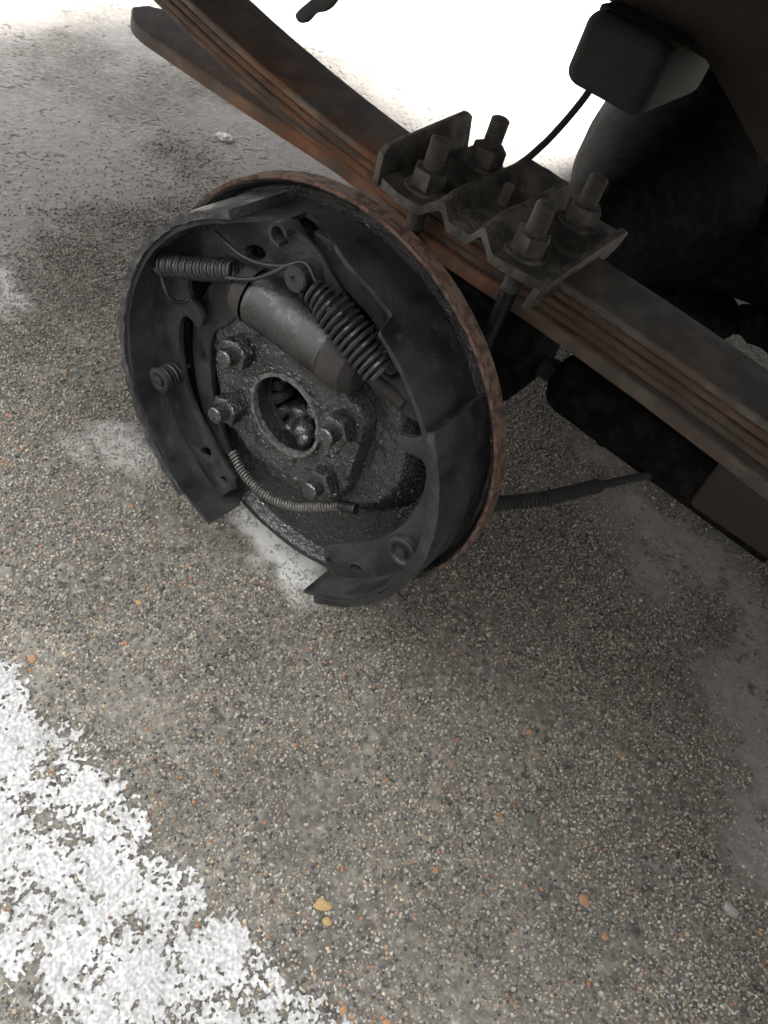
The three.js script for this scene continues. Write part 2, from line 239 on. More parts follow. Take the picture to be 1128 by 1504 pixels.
// ---------------------------------------------------------------- the truck above (casts the shade): bed, cab, frame, far wheel
{
  const t = thing('pickup_truck', 'dark blue pickup body over the axle', 'truck', [0, 0, 0]);
  part('bed_floor', bx(1.83, 0.04, 2.02, 0.725, 0.58, -0.01), M.blackMatte, t);
  const s = new THREE.Shape(); for (const [x, b] of [[-0.19, 0.36], [1.69, 0.52]]) {      // the near side sits lower: its axle end rests on a jack
    const s = new THREE.Shape(), c = b - 0.11, R = 0.43, h = Math.sqrt(R * R - (b - c) ** 2), a = Math.asin((b - c) / R);
    s.moveTo(-1.02, b); s.lineTo(-h, b); s.absarc(0, c, R, Math.PI - a, a, true); s.lineTo(1.0, b); s.lineTo(1.0, 1.15); s.lineTo(-1.02, 1.15);
    const g = new THREE.ExtrudeGeometry(s, { depth: 0.03, bevelEnabled: false, curveSegments: 24 }); g.applyMatrix4(AXLE); g.translate(x, 0, 0); part('side_panel', g, M.paint, t); }
  part('tailgate', bx(1.8, 0.55, 0.05, 0.735, 0.875, -1.05, 0.01), M.paint, t);
  part('cab', bx(1.86, 1.35, 1.7, 0.735, 1.075, 1.88, 0.06), M.paint, t);
  part('rear_bumper', bx(1.8, 0.14, 0.08, 0.735, 0.57, -1.08, 0.02), M.steel, t);
  part('running_board', bx(0.2, 0.04, 1.7, -0.22, 0.27, 1.5, 0.01), M.blackMatte, t);
  part('fuel_tank', bx(0.36, 0.3, 0.9, 0.1, 0.38, 1.08, 0.05), M.blackMatte, t);
  const f = thing('frame_rail', 'dark rusty truck frame rail arching over the axle', 'frame rail', [0, AY, 0]);
  const up = [[-1300, 330], [-500, 335], [-150, 350], [60, 350], [160, 330], [300, 315], [1400, 310]], lo = [[1400, 180], [300, 158], [160, 168], [125, 178], [90, 198], [56, 216], [-40, 221], [-150, 219], [-500, 205], [-1300, 200]];
  part('web', plateZY([...up, ...lo].map(p => p), 0.33, 0.012, 0.001, [[-420, 270, 14]], true), M.brown, f);
  const fl = (arr, s) => { const g = plateZY([...arr, ...arr.slice().reverse().map(([z, y]) => [z, y + s * 7])], 0.4, 0.07, 0.001, [], true); return g; };
  part('flange', fl(lo, 1), M.brown, f); part('flange', fl(up, -1), M.brown, f);
  for (const z of [-0.9, 0.7]) part('body_mount', bx(0.08, 0.05, 0.1, 0.36, 0.345, z, 0.01), M.rubber, f);
  const w = new THREE.Group(); w.name = 'wheel'; w.position.set(1.47, AY, 0); t.add(w);
  part('tyre', latheX([[-0.1, 0.21], [-0.115, 0.25], [-0.115, 0.31], [-0.09, 0.35], [-0.05, 0.362], [0.05, 0.362], [0.09, 0.35], [0.115, 0.31], [0.115, 0.25], [0.1, 0.21], [-0.1, 0.21]], 0.162, 0, 56), M.rubber, w);
  part('wheel_rim', latheX([[-0.1, 0.21], [-0.08, 0.2], [-0.02, 0.19], [0.0, 0.12], [0.01, 0.06], [0.01, 0.0005], [0.03, 0.0005], [0.03, 0.1], [0.02, 0.19], [0.1, 0.21]], 0.162, 0, 40), M.steel, w);
}
{ // the car in the next bay, whose dark flank keeps the low sky off the brake
  const t = thing('parked_car', 'black estate car in the next parking bay beyond the white line', 'car', [-1.12, 0, 0.95]);
  const prof = [[-2050, 330], [-2100, 560], [-2060, 900], [-1900, 1040], [-1740, 1360], [-1600, 1430], [300, 1450], [560, 1390], [1080, 1060], [2050, 930], [2230, 760], [2260, 420], [2180, 280], [1650, 260], [1600, 420], [1450, 600], [1230, 640], [1010, 600], [860, 420], [820, 250], [-900, 250], [-950, 420], [-1100, 600], [-1310, 640], [-1530, 600], [-1680, 420], [-1720, 300]];
  part('body', plateZY(prof, 0, 1.7, 0.04), M.carBlack, t, 0.7);
  for (const w of [[[-1500, 1060], [-1460, 1320], [-760, 1370], [-740, 1060]], [[-680, 1060], [-690, 1370], [260, 1380], [330, 1060]], [[390, 1060], [320, 1370], [500, 1330], [900, 1070]]]) part('window', plateZY(w, 0.006, 0.012, 0.002), M.glass, t);
  for (const z of [-1.31, 1.23]) { const w = new THREE.Group(); w.name = 'wheel'; w.position.set(-0.12, 0.315, z); t.add(w); part('tyre', latheX([[-0.1, 0.2], [-0.11, 0.26], [-0.09, 0.31], [0.09, 0.31], [0.11, 0.26], [0.1, 0.2], [-0.1, 0.2]], 0, 0, 48), M.rubber, w); part('wheel_rim', latheX([[-0.1, 0.2], [0.06, 0.19], [0.08, 0.12], [0.1, 0.04], [0.1, 0.0005]], 0, 0, 40), M.steel, w); }
  for (const z of [-0.62, 0.4]) part('door_handle', bx(0.03, 0.03, 0.2, 0.012, 0.93, z - 0.2, 0.01), M.carBlack, t);
}
{ // axle with differential
  const t = thing('rear_axle', 'black greasy rear axle housing behind the drum brake', 'axle');
  part('axle_tube', [lump(latheX([[0.006, 0.0005], [0.006, 0.052], [0.014, 0.054], [0.02, 0.045], [0.04, 0.038], [0.3, 0.038], [0.42, 0.046], [0.52, 0.07], [0.6, 0.1], [0.66, 0.115]], 0, 0, 36), 0.001, 60), latheX([[0.75, 0.075], [0.9, 0.042], [1.46, 0.038], [1.462, 0.0005]], 0, 0, 30)], M.black, t, 0.9);
  part('spring_perch', [bx(0.08, 0.072, 0.165, 0.19, 0.008, 0, 0.006)], M.black, t);
  const body = new THREE.SphereGeometry(1, 56, 40); body.scale(0.12, 0.145, 0.11); body.translate(0.73, -0.018, 0);
  const nose = latheZ([[0.06, 0.11], [0.13, 0.075], [0.2, 0.06], [0.25, 0.055], [0.26, 0.0005]], 0.74, -0.03, 40);
  part('differential_housing', [lump(body, 0.01, 30, 611), lump(nose, 0.012, 36, 613)], M.black, t, 0.9);
  part('differential_cover', lump(latheZ([[-0.07, 0.136], [-0.08, 0.136], [-0.082, 0.118], [-0.1, 0.11], [-0.124, 0.085], [-0.134, 0.04], [-0.135, 0.0005]], 0.74, -0.005, 60), 0.0015, 40, 615), M.blackMatte, t, 0.8);
  for (let k = 0; k < 10; k++) { const a = k * 36 * D, h = hex(0.008, 0.008); h.rotateY(Math.PI); h.translate(0.74 + 0.127 * Math.cos(a), -0.005 + 0.127 * Math.sin(a), -0.079); part('cover_bolt', h, M.blackMatte, t); }
  part('driveshaft', latheZ([[0.255, 0.0005], [0.256, 0.045], [0.3, 0.045], [0.32, 0.035], [1.6, 0.035], [1.6, 0.0005]], 0.74, -0.03, 30), M.blackMatte, t);
  for (const [x, y, z, r] of [[0.7, -0.145, 0.05, 0.035], [0.69, -0.13, 0.12, 0.032], [0.7, -0.115, 0.19, 0.028]]) { const g = new THREE.IcosahedronGeometry(r, 5); g.scale(1.2, 0.8, 1.5); g.translate(x, y + 0.01, z); part('grease_clod', lump(g, 0.012, 60, 621), M.black, t, 1); }
}

// ---------------------------------------------------------------- leaf spring and its clamp
function leafGeo(zs, ze, yb, th, x0 = 0.157, x1 = 0.222, roundA = 0.03, roundB = 0.03) {
  const n = 220, pos = [], idx = [], r = Math.min(0.003, th * 0.4), sec = [];
  for (const [cx, cy, a] of [[1, 1, 0], [-1, 1, 90], [-1, -1, 180], [1, -1, 270]]) for (let k = 0; k < 4; k++) sec.push([cx, cy, (a + k * 30) * D]);
  const m = sec.length;
  for (let i = 0; i <= n; i++) {
    const z = lerp(zs, ze, i / n), dA = (z - zs) / roundA, dB = (ze - z) / roundB, k = Math.min(1, Math.sqrt(Math.max(0.12, 1 - (1 - Math.min(1, dA)) ** 2)), Math.sqrt(Math.max(0.12, 1 - (1 - Math.min(1, dB)) ** 2)));
    const xc = (x0 + x1) / 2, hw = (x1 - x0) / 2 * k, y = yb(z);
    sec.forEach(([cx, cy, a], j) => { const e = (fbm(z * 60, j * 0.9, 700 + th * 1e4 | 0, 3) - 0.5) * 0.0008; pos.push(xc + cx * (hw - r) + Math.cos(a) * r + cx * e, y + th / 2 + cy * (th / 2 - r) + Math.sin(a) * r, z); });
  }
  for (let i = 0; i < n; i++) for (let j = 0; j < m; j++) { const p = i * m + j, q = i * m + (j + 1) % m; idx.push(p, q, p + m, q, q + m, p + m); }
  for (const [o, f] of [[0, 1], [n * m, 0]]) for (let j = 1; j < m - 1; j++) f ? idx.push(o, o + j + 1, o + j) : idx.push(o, o + j, o + j + 1);
  const g = new THREE.BufferGeometry(); g.setAttribute('position', new THREE.Float32BufferAttribute(pos, 3)); g.setIndex(idx); return g;
}
{
  const t = thing('leaf_spring', 'rusty stack of truck leaf springs bolted over the axle', 'leaf spring');
  const cam1 = z => z < 0 ? 0.31 * z * z : -0.1 * z * z;
  const rusty = (s, grey) => p => {                        // bare scale, with rust along the outer edge near the axle
    const zone = sm(-0.4, -0.16, p.z) * lerp(1, 0.25, sm(-0.02, 0.1, p.z)), edge = sm(0.178, 0.162, p.x + (fbm(p.z * 30, p.y * 90, s, 3) - 0.5) * 0.02);
    const k = edge * zone * sm(0.3, 0.62, fbm(p.z * 22 + s, p.y * 160 + p.x * 40, s + 5, 4)), d = 0.8 + 0.4 * fbm(p.z * 40, p.x * 60, s + 9, 3);
    return [lerp(grey[0], 0.32, k) * d, lerp(grey[1], 0.145, k) * d, lerp(grey[2], 0.072, k) * d];
  };
  const lf = (name, g, s, grey) => tint(part(name, g, M.leaf, t), rusty(s, grey));
  lf('overload_leaf', leafGeo(-0.408, 0.5, z => 0.0445 + (z < 0 ? 0.016 * sm(0.02, 0.14, -z) + 0.002 * sm(0.25, 0.4, -z) : -0.16 * z * z), 0.013, 0.156, 0.223, 0.045, 0.03), 731, [0.165, 0.14, 0.12]);
  lf('leaf', leafGeo(-0.62, 0.6, z => 0.0597 + cam1(z) + 0.002 * sm(0.02, 0.12, -z), 0.0068, 0.1575, 0.2215), 732, [0.13, 0.1, 0.078]);
  lf('leaf', leafGeo(-0.68, 0.64, z => 0.0671 + cam1(z) + 0.001 * sm(0.02, 0.12, -z), 0.0068, 0.1565, 0.222), 733, [0.125, 0.097, 0.078]);
  lf('leaf', leafGeo(-0.72, 0.68, z => 0.0744 + cam1(z), 0.0068, 0.158, 0.2215), 734, [0.13, 0.1, 0.08]);
  lf('main_leaf', leafGeo(-0.75, 0.72, z => 0.0817 + cam1(z), 0.0075, 0.1572, 0.223), 735, [0.2, 0.182, 0.162]);
}
const PY = 0.0895;                                        // underside of the clamp plate
{
  const t = thing('spring_clamp', 'dusty pressed steel clamp plate with U-bolts on the leaf spring', 'clamp plate');
  // pressed plate as a thick height field
  const n = 60, X0 = 0.124, X1 = 0.262, Z0 = -0.074, Z1 = 0.074, pos = [], idx = [];
  const hgt = (x, z) => {
    const az = Math.abs(z);
    let h = 0.017 * sm(0.034, 0.019, az) - 0.013 * sm(0.019, 0.008, az) * sm(0.242, 0.216, x);
    h -= 0.006 * sm(0.15, 0.124, x) * sm(0.031, 0.021, az);
    h += 0.0022 * (fbm(x * 60, z * 60, 801, 4) - 0.5);
    return h;
  };
  for (const s of [1, 0]) for (let i = 0; i <= n; i++) for (let j = 0; j <= n; j++) {
    const u = i / n, z = lerp(Z0, Z1, j / n), wob = 0.004 * Math.cos(z * 70) * (1 - u), x = lerp(X0 + wob, X1 - 0.012 * (Math.abs(z) > 0.05 ? 0.2 : 1), u); pos.push(x, PY + hgt(x, z) + s * 0.0075, z);
  }
  const N = (n + 1) * (n + 1), at = (i, j, s) => (s ? 0 : N) + i * (n + 1) + j;
  for (let i = 0; i < n; i++) for (let j = 0; j < n; j++) { idx.push(at(i, j, 1), at(i, j + 1, 1), at(i + 1, j, 1), at(i + 1, j, 1), at(i, j + 1, 1), at(i + 1, j + 1, 1)); idx.push(at(i, j, 0), at(i + 1, j, 0), at(i, j + 1, 0), at(i + 1, j, 0), at(i + 1, j + 1, 0), at(i, j + 1, 0)); }
  for (let i = 0; i < n; i++) { for (const [a, b] of [[0, 1], [n, 0]]) { const q = [at(i, a, 1), at(i + 1, a, 1), at(i, a, 0), at(i + 1, a, 0)]; b ? idx.push(q[0], q[1], q[2], q[1], q[3], q[2]) : idx.push(q[0], q[2], q[1], q[1], q[2], q[3]); const w = [at(a, i, 1), at(a, i + 1, 1), at(a, i, 0), at(a, i + 1, 0)]; b ? idx.push(w[0], w[2], w[1], w[1], w[2], w[3]) : idx.push(w[0], w[1], w[2], w[1], w[3], w[2]); } }
  const g = new THREE.BufferGeometry(); g.setAttribute('position', new THREE.Float32BufferAttribute(pos, 3)); g.setIndex(idx);
  part('plate', g, M.steel, t, 1.1);
  const fs = new THREE.Shape(); fs.moveTo(0.124, 0); fs.lineTo(0.126, 0.022); fs.lineTo(0.132, 0.027); fs.lineTo(0.238, 0.034); fs.lineTo(0.245, 0.03); fs.lineTo(0.25, 0.0);
  const f1 = new THREE.ExtrudeGeometry(fs, { depth: 0.004, bevelSize: 0.0008, bevelThickness: 0.0008, bevelSegments: 2 }); f1.rotateX(-0.12); f1.translate(0, PY + 0.001, -0.079);
  part('flange', f1, M.steel, t);
  const fs2 = new THREE.Shape(); fs2.moveTo(0.118, -0.004); fs2.lineTo(0.118, 0.004); fs2.lineTo(0.15, 0.008); fs2.lineTo(0.252, 0.012); fs2.lineTo(0.262, 0.008); fs2.lineTo(0.262, -0.006); fs2.lineTo(0.25, -0.012); fs2.lineTo(0.12, -0.014);
  const f2 = new THREE.ExtrudeGeometry(fs2, { depth: 0.004, bevelSize: 0.0008, bevelThickness: 0.0008, bevelSegments: 2 }); f2.rotateX(0.15); f2.translate(0, PY + 0.001, 0.0735);
  part('flange', f2, M.steel, t);
  for (const x of [0.1472, 0.2322]) {
    const u = [V(x, PY + 0.004, -0.047)]; for (let k = 0; k <= 12; k++) { const a = Math.PI + k / 12 * Math.PI; u.push(V(x, -0.002 + 0.047 * Math.sin(a), 0.047 * Math.cos(a))); } u.push(V(x, PY + 0.004, 0.047));
    const b = part('u_bolt', [tube(u, 0.0065, 80, 10)], M.dust, t, 1);
    for (const z of [-0.047, 0.047]) {
      const wa = latheY([[0, 0.007], [0, 0.0165], [0.0015, 0.0175], [0.003, 0.0165], [0.0035, 0.012]], x, z); wa.translate(0, PY + 0.0072, 0); part('washer', wa, M.steel, b);
      const h = hex(0.0142, 0.015, 0.0022); h.rotateX(-Math.PI / 2); h.rotateY(x * 40 + z * 9); h.translate(x, PY + 0.01, z); part('nut', h, M.steel, b);
      const th = latheY(thread(0.0077, 0.025, 0.0022), x, z, 18); th.translate(0, PY + 0.0225, 0); part('thread', th, M.steel, b, 0.5);
      const t2 = latheY(thread(0.0072, 0.022, 0.0018), x, z, 18); t2.translate(0, PY - 0.024, 0); part('thread', t2, M.steel, b, 0.5);
    }
  }
  const cb = latheY(thread(0.0048, 0.018, 0.0015), 0.186, 0.0, 16); cb.translate(0, PY + 0.009, 0); part('centre_bolt', cb, M.steel, t, 0.5);
}
{
  const t = thing('brake_line', 'thin bent steel brake pipe rising from the clamp plate', 'pipe');
  part('pipe', tube([V(0.236, 0.096, -0.034), V(0.24, 0.1, -0.029), V(0.248, 0.112, -0.021), V(0.252, 0.124, -0.0155), V(0.256, 0.132, -0.0125), V(0.266, 0.156, -0.006), V(0.276, 0.174, -0.004), V(0.284, 0.19, -0.006)], 0.003, 60), M.blackMatte, t, 1);
}
{
  const t = thing('bump_stop', 'dark rounded rubber bump stop under the frame rail', 'bump stop');
  const g = new RoundedBoxGeometry(0.13, 0.054, 0.072, 5, 0.012); g.translate(0.332, 0.197, 0.008); part('block', lump(g, 0.0022, 45, 821), M.rubber, t, 1);
  part('mounting_plate', bx(0.12, 0.006, 0.07, 0.345, 0.222, 0.008, 0.002), M.brown, t);
}
{
  const t = thing('shock_absorber', 'black shock absorber tube beneath the leaf spring', 'shock absorber');
  const g = latheZ([[0, 0.0005], [0.0, 0.016], [0.006, 0.024], [0.016, 0.028], [0.06, 0.028], [0.062, 0.0292], [0.066, 0.0292], [0.068, 0.028], [0.22, 0.028], [0.225, 0.0005]], 0, 0, 36); g.rotateX(0.03); g.translate(0.2, -0.004, 0.098); part('tube', lump(g, 0.0006, 70, 831), M.black, t, 0.7);
  part('mounting_stud', tube([V(0.2, -0.01, 0.05), V(0.2, -0.006, 0.1)], 0.01, 4, 12), M.blackMatte, t);
  part('shroud_bracket', bx(0.06, 0.05, 0.2, 0.19, 0.012, 0.345, 0.006), M.brown, t);
}
{
  const t = thing('parking_brake_cable', 'black parking brake cable with a coil spring guard behind the backing plate', 'cable');
  const p = [V(0.004, -0.0, 0.118), V(0.02, -0.012, 0.135), V(0.05, -0.026, 0.141), V(0.08, -0.023, 0.162), V(0.14, -0.03, 0.184), V(0.19, -0.017, 0.2175), V(0.24, 0.0, 0.25), V(0.33, 0.03, 0.4)];
  part('sheath', tube(p, 0.0036, 80), M.blackMatte, t, 1);
  part('coil_guard', coil(p.slice(1, 5), 0.0048, 40, 0.0012, 12), M.blackMatte, t, 1);
}
{
  const t = thing('hanger_hook', 'dark bent metal hanger dangling over the bright asphalt', 'hanger');
  const k = [[-0.4725, 0.012, 6], [-0.463, 0.018, 11], [-0.452, 0.033, 9], [-0.441, 0.041, 12], [-0.428, 0.049, 8], [-0.42, 0.07, 9], [-0.425, 0.15, 8], [-0.425, 0.362, 8]];
  const L = [], Rr = []; k.forEach(([z, y, w], i) => { L.push([z * 1e3 - w * 0.6, y * 1e3 + w * 0.5]); Rr.unshift([z * 1e3 + w * 0.6, y * 1e3 - w * 0.5]); });
  part('strap', lump(plateZY([...L, ...Rr], 0.5, 0.008, 0.001), 0.0008, 80), M.blackMatte, t, 0.8);
}

// ---------------------------------------------------------------- drum brake with its drum off
{
  const t = thing('drum_brake', 'grimy open drum brake with rusty backing plate on the axle end', 'drum brake');
  // backing plate: a thick polar height field
  const nr = 70, na = 220, pos = [], idx = [], prot = (z, y) => {
    const r = Math.hypot(z, y), a = Math.atan2(y, z), R = 0.086 + 0.006 * Math.cos(2 * a) + 0.004 * Math.sin(3 * a + 1);
    let h = 0.0215 * sm(R + 0.012, R - 0.008, r) + 0.009 * sm(0.1415, 0.1475, r);
    h += 0.004 * sm(0.0, 0.012, 0.012 - Math.abs(y - 0.118)) * sm(0.045, 0.03, Math.abs(z));
    const p = { x: z, y, z: 0 }; h += (fbm3(p, 90, 901, 4) - 0.5) * 0.0025 * sm(0.125, 0.09, r) + (fbm3(p, 160, 907, 2) - 0.5) * 0.0008; return h;
  };
  for (const s of [1, 0]) for (let i = 0; i <= nr; i++) for (let j = 0; j < na; j++) { const r = lerp(0.028, 0.1488, i / nr), a = j / na * 2 * Math.PI, z = r * Math.cos(a), y = r * Math.sin(a); pos.push(-prot(z, y) + (s ? 0 : 0.003), y, z); }
  const at = (i, j, s) => (s ? 0 : (nr + 1) * na) + i * na + j % na;
  for (let i = 0; i < nr; i++) for (let j = 0; j < na; j++) { idx.push(at(i, j, 1), at(i, j + 1, 1), at(i + 1, j, 1), at(i + 1, j, 1), at(i, j + 1, 1), at(i + 1, j + 1, 1)); idx.push(at(i, j, 0), at(i + 1, j, 0), at(i, j + 1, 0), at(i + 1, j, 0), at(i + 1, j + 1, 0), at(i, j + 1, 0)); }
  for (let j = 0; j < na; j++) for (const i of [0, nr]) i ? idx.push(at(i, j, 1), at(i, j + 1, 1), at(i, j, 0), at(i, j + 1, 1), at(i, j + 1, 0), at(i, j, 0)) : idx.push(at(i, j, 1), at(i, j, 0), at(i, j + 1, 1), at(i, j + 1, 1), at(i, j, 0), at(i, j + 1, 0));
  const g = new THREE.BufferGeometry(); g.setAttribute('position', new THREE.Float32BufferAttribute(pos, 3)); g.setIndex(idx);
  const bp = part('backing_plate', g, M.oil, t, 0.9);
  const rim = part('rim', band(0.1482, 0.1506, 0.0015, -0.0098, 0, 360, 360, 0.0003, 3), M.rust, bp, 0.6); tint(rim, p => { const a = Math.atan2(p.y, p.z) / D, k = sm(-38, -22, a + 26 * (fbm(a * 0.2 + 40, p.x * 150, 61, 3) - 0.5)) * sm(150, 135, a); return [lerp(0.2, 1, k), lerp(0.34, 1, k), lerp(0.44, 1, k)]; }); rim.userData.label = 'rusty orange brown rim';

  // axle flange with its studs
  const out = a => { const c = Math.abs(Math.cos(a)), d = Math.abs(Math.sin(a)); return 1 / Math.pow((c / 0.0605) ** 4.5 + (d / 0.0505) ** 4.5, 1 / 4.5); };
  const fface = (z, y) => -0.0355 + (fbm3({ x: z, y, z: 3 }, 170, 933, 3) - 0.5) * -0.0034 + 0.0012 * sm(0.5, 0.7, fbm3({ x: z, y, z: 9 }, 60, 935, 2));
  let fg; {
    const nr = 60, na = 300, P = [], I = [];
    for (let i = 0; i <= nr + 3; i++) for (let j = 0; j < na; j++) {
      const a = j / na * 2 * Math.PI, R = out(a), r = i === 0 ? 0.0295 : lerp(0.0295, R, Math.min(1, (i - 1) / nr)) + (i > nr + 1 ? 0.0012 : 0), z = r * Math.cos(a), y = r * Math.sin(a);
      P.push(i === 0 ? -0.019 : i === nr + 2 ? -0.033 + 0.001 * vn(a * 20, 3, 7) : i === nr + 3 ? -0.015 : fface(z, y), y, z);
    }
    for (let i = 0; i < nr + 3; i++) for (let j = 0; j < na; j++) { const p = i * na + j, q = i * na + (j + 1) % na; I.push(p, q, p + na, q, q + na, p + na); }
    fg = new THREE.BufferGeometry(); fg.setAttribute('position', new THREE.Float32BufferAttribute(P, 3)); fg.setIndex(I);
  }
  const fp = part('axle_flange', fg, M.oil, t, 1);
  const drop = new THREE.IcosahedronGeometry(1, 2), drops = [];           // beads and clots of wet grease
  for (let k = 0; k < 1100; k++) {
    const a = rnd() * 6.283, r = 0.032 + 0.1 * Math.pow(rnd(), 1.3), z = r * Math.cos(a), y = r * Math.sin(a), onF = r < out(a) - 0.001; if (!onF && (y > 0.03 || r > 0.128)) continue;
    const q = drop.clone(), c = 0.0006 + 0.0013 * rnd() ** 3; q.scale(c * 0.6, c * (0.7 + 0.8 * rnd()), c * (0.7 + 0.8 * rnd())); q.rotateX(rnd() * 6); q.translate(onF ? fface(z, y) : -prot(z, y), y, z); drops.push(q);
  }
  part('grease_beads', drops, M.grease, fp, 1.2).userData.kind = 'stuff';
  part('seal_ring', lump(band(0.0286, 0.0312, -0.033, -0.0378, 0, 360, 200), 0.0008, 150, 911), M.seal, fp, 1);
  for (const [y, z, r] of [[-0.03, 0.052, 0.006], [-0.036, 0.044, 0.004], [-0.03, -0.053, 0.004]]) { const q = new THREE.IcosahedronGeometry(r, 10); q.scale(0.9, 1, 1.2); q.translate(-0.0385, y, z); part('grease', lump(q, 0.003, 260, 921, 3), M.grease, fp, 1.2); }
  for (const [z, y] of [[-0.0452, 0.0254], [0.0452, 0.0254], [0.0452, -0.0254], [-0.0452, -0.0254]]) {
    const h = hex(0.0118, 0.011, 0.0014); h.rotateZ(z * 20); h.applyMatrix4(AXLE); h.translate(-0.0358, y, z); const nut = part('nut', lump(subd(h), 0.0008, 160, 913), M.grease, fp, 0.7);
    const s = latheX([[-0.046, 0.0001], [-0.046, 0.0066], [-0.0545, 0.0064], [-0.0555, 0.0056], [-0.0557, 0.0001]].reverse(), y, z, 20); part('stud', lump(s, 0.0003, 200, 917), M.grease, nut, 0.6);
  }
  // bearing bore: wall, rollers, grease
  const bore = part('bearing', latheX([[0.09, 0.0005], [0.088, 0.0265], [0.0, 0.0268], [-0.006, 0.029], [-0.0345, 0.0292]].reverse(), 0, 0, 60), M.oilSoft, t, 0.7);
  for (let k = 0; k < 13; k++) { const a = (k + 0.3) / 13 * 2 * Math.PI; part('roller', latheX([[-0.022, 0.0001], [-0.022, 0.0036], [-0.02, 0.0046], [0.022, 0.0046], [0.023, 0.0001]].reverse(), 0.0228 * Math.sin(a), 0.0228 * Math.cos(a), 16), M.grease, bore, 0.6); }
  for (const [x, y, z, r] of [[-0.02, -0.0185, 0.006, 0.0095], [-0.0235, -0.021, 0.013, 0.0065], [-0.012, -0.014, -0.004, 0.009], [-0.021, -0.0225, -0.003, 0.006], [-0.006, -0.008, 0.004, 0.008]]) { const q = new THREE.IcosahedronGeometry(r, 16); q.translate(x, y, z); part('grease', lump(q, 0.003, 75, 919, 2), M.grease, bore, 1.2); }

  // shoes
  const shoe = (a0, a1) => { const s = new THREE.Group(); s.name = 'brake_shoe'; t.add(s); return s; };
  const L = shoe();
  part('table', band(0.1325, 0.1355, a => -0.003 - 0.02 * sm(253, 256, a), a => -0.0568 + 0.018 * sm(118, 105, a), 103, 256.5, 150, 0.0005, 21), M.dust, L, 0.6);
  part('lining', band(0.1356, 0.1408, -0.0025, -0.0588, 113, 243, 150, 0.0011, 22), M.lining, L, 0.6);
  const lw = [...arc(134, 102, 251, 60), [-37, -113], [-31, -106], [-33, -97], [-41, -92], [-58, -83], [-75, -69], [-88, -56], [-97, -43], [-104, -24], [-108, -5], [-108, 6], [-104, 14], [-98, 15], [-92, 12], [-87, 15], [-87, 22], [-92, 28], [-101, 31], [-106, 40], [-100, 52], [-85, 58], [-72, 66], [-60, 80], [-44, 84], [-26, 92], [-14, 103], [-14, 122]];
  part('web', plateZY(lw, -0.028, 0.005, 0.0007, [[-66, -93, 6.5, 4, 0.9], [-44, -105.5, 3], [-52, 96, 9, 4.5, 0.5], [-100, -85, 2]]), M.dust, L, 0.5);
  const R = shoe();
  part('table', band(0.1325, 0.1355, -0.003, a => -0.0575 + 0.016 * sm(63, 65.5, a) + 0.022 * sm(78, 106, a), 109, -60, 200, 0.0004, 23), M.dust, R, 0.6);
  part('lining', band(0.1356, 0.1408, -0.0025, a => -0.0588 + 0.002 * sm(34, 37, a), 37, -56, 120, 0.0007, 24), M.dust, R, 0.6);
  const rw = [...arc(134, 96, -59, 64), [57, -92], [64, -84], [78, -69], [91, -53], [104, -32], [111, -10], [113, 15], [110, 33], [104, 41], [95, 38], [86, 36], [81, 40], [83, 46], [93, 50], [98, 58], [95, 64], [84, 61], [66, 62], [50, 64], [43, 68], [44, 76], [56, 84], [62, 92], [52, 102], [34, 108], [18, 112], [4, 118], [-8, 124]];
  part('web', plateZY(rw, -0.028, 0.005, 0.0007, [[89, -86, 6.5, 4, 0.6], [66, -99, 2.6]]), M.dust, R, 0.5);
  const rivets = [[60, 0.012], [52, 0.03], [47, 0.014], [58, 0.044], [45, 0.045], [72, 0.02], [22, 0.02], [28, 0.045]];
  for (const [a, x] of rivets) { const h = band(0.0002, 0.0024, 0, -0.0004, 0, 360, 20); h.rotateZ(-Math.PI / 2); h.applyMatrix4(new THREE.Matrix4()); const r = a > 37 ? 0.1353 : 0.1406; h.rotateX(-(a - 90) * D); h.translate(-0.0588 + x, r * Math.sin(a * D), r * Math.cos(a * D)); part('rivet', h, M.blackMatte, R, 0.6); }

  // parking brake lever behind the left shoe
  part('parking_lever', plateZY([[-66, 50], [-66, 34], [-73, 22], [-84, 10], [-86, -8], [-80, -36], [-68, -66], [-52, -88], [-50, -98], [-58, -100], [-72, -86], [-90, -58], [-102, -24], [-105, 6], [-100, 26], [-92, 48], [-80, 62]], -0.018, 0.005, 0.0007), M.dust, t, 0.5);

  // wheel cylinder
  const wc = part('wheel_cylinder', [latheZ([[-0.041, 0.0005], [-0.041, 0.0185], [-0.039, 0.0202], [-0.036, 0.0208], [-0.033, 0.0198], [0.02, 0.0198], [0.023, 0.0206], [0.026, 0.019], [0.027, 0.0005]], -0.034, 0.0715, 64), bx(0.03, 0.03, 0.06, -0.012, 0.07, -0.005, 0.006)], M.cylinder, t, 0.6);
  part('boot', latheZ([[-0.053, 0.0005], [-0.053, 0.0155], [-0.0515, 0.0185], [-0.0425, 0.0205], [-0.041, 0.0205]], -0.034, 0.0715, 48), M.boot, wc, 0.6);
  part('boot', latheZ([[0.025, 0.021], [0.03, 0.0213], [0.041, 0.0195], [0.047, 0.013], [0.048, 0.0005]], -0.034, 0.0715, 48), M.boot, wc, 0.6);
  part('pushrod', tube([V(-0.034, 0.073, 0.044), V(-0.033, 0.071, 0.06), V(-0.031, 0.068, 0.078)], 0.0048, 8, 12), M.boot, wc, 1);

  // anchor pin, its plate and the return springs
  const ap = part('anchor_pin', latheX([[-0.001, 0.0085], [-0.044, 0.0085], [-0.044, 0.0068], [-0.05, 0.0068], [-0.05, 0.0082], [-0.0545, 0.0082], [-0.0558, 0.0072], [-0.0558, 0.0026], [-0.0545, 0.0016], [-0.0545, 0.0001]].reverse(), 0.114, -0.003, 32), M.dust, t, 0.5);
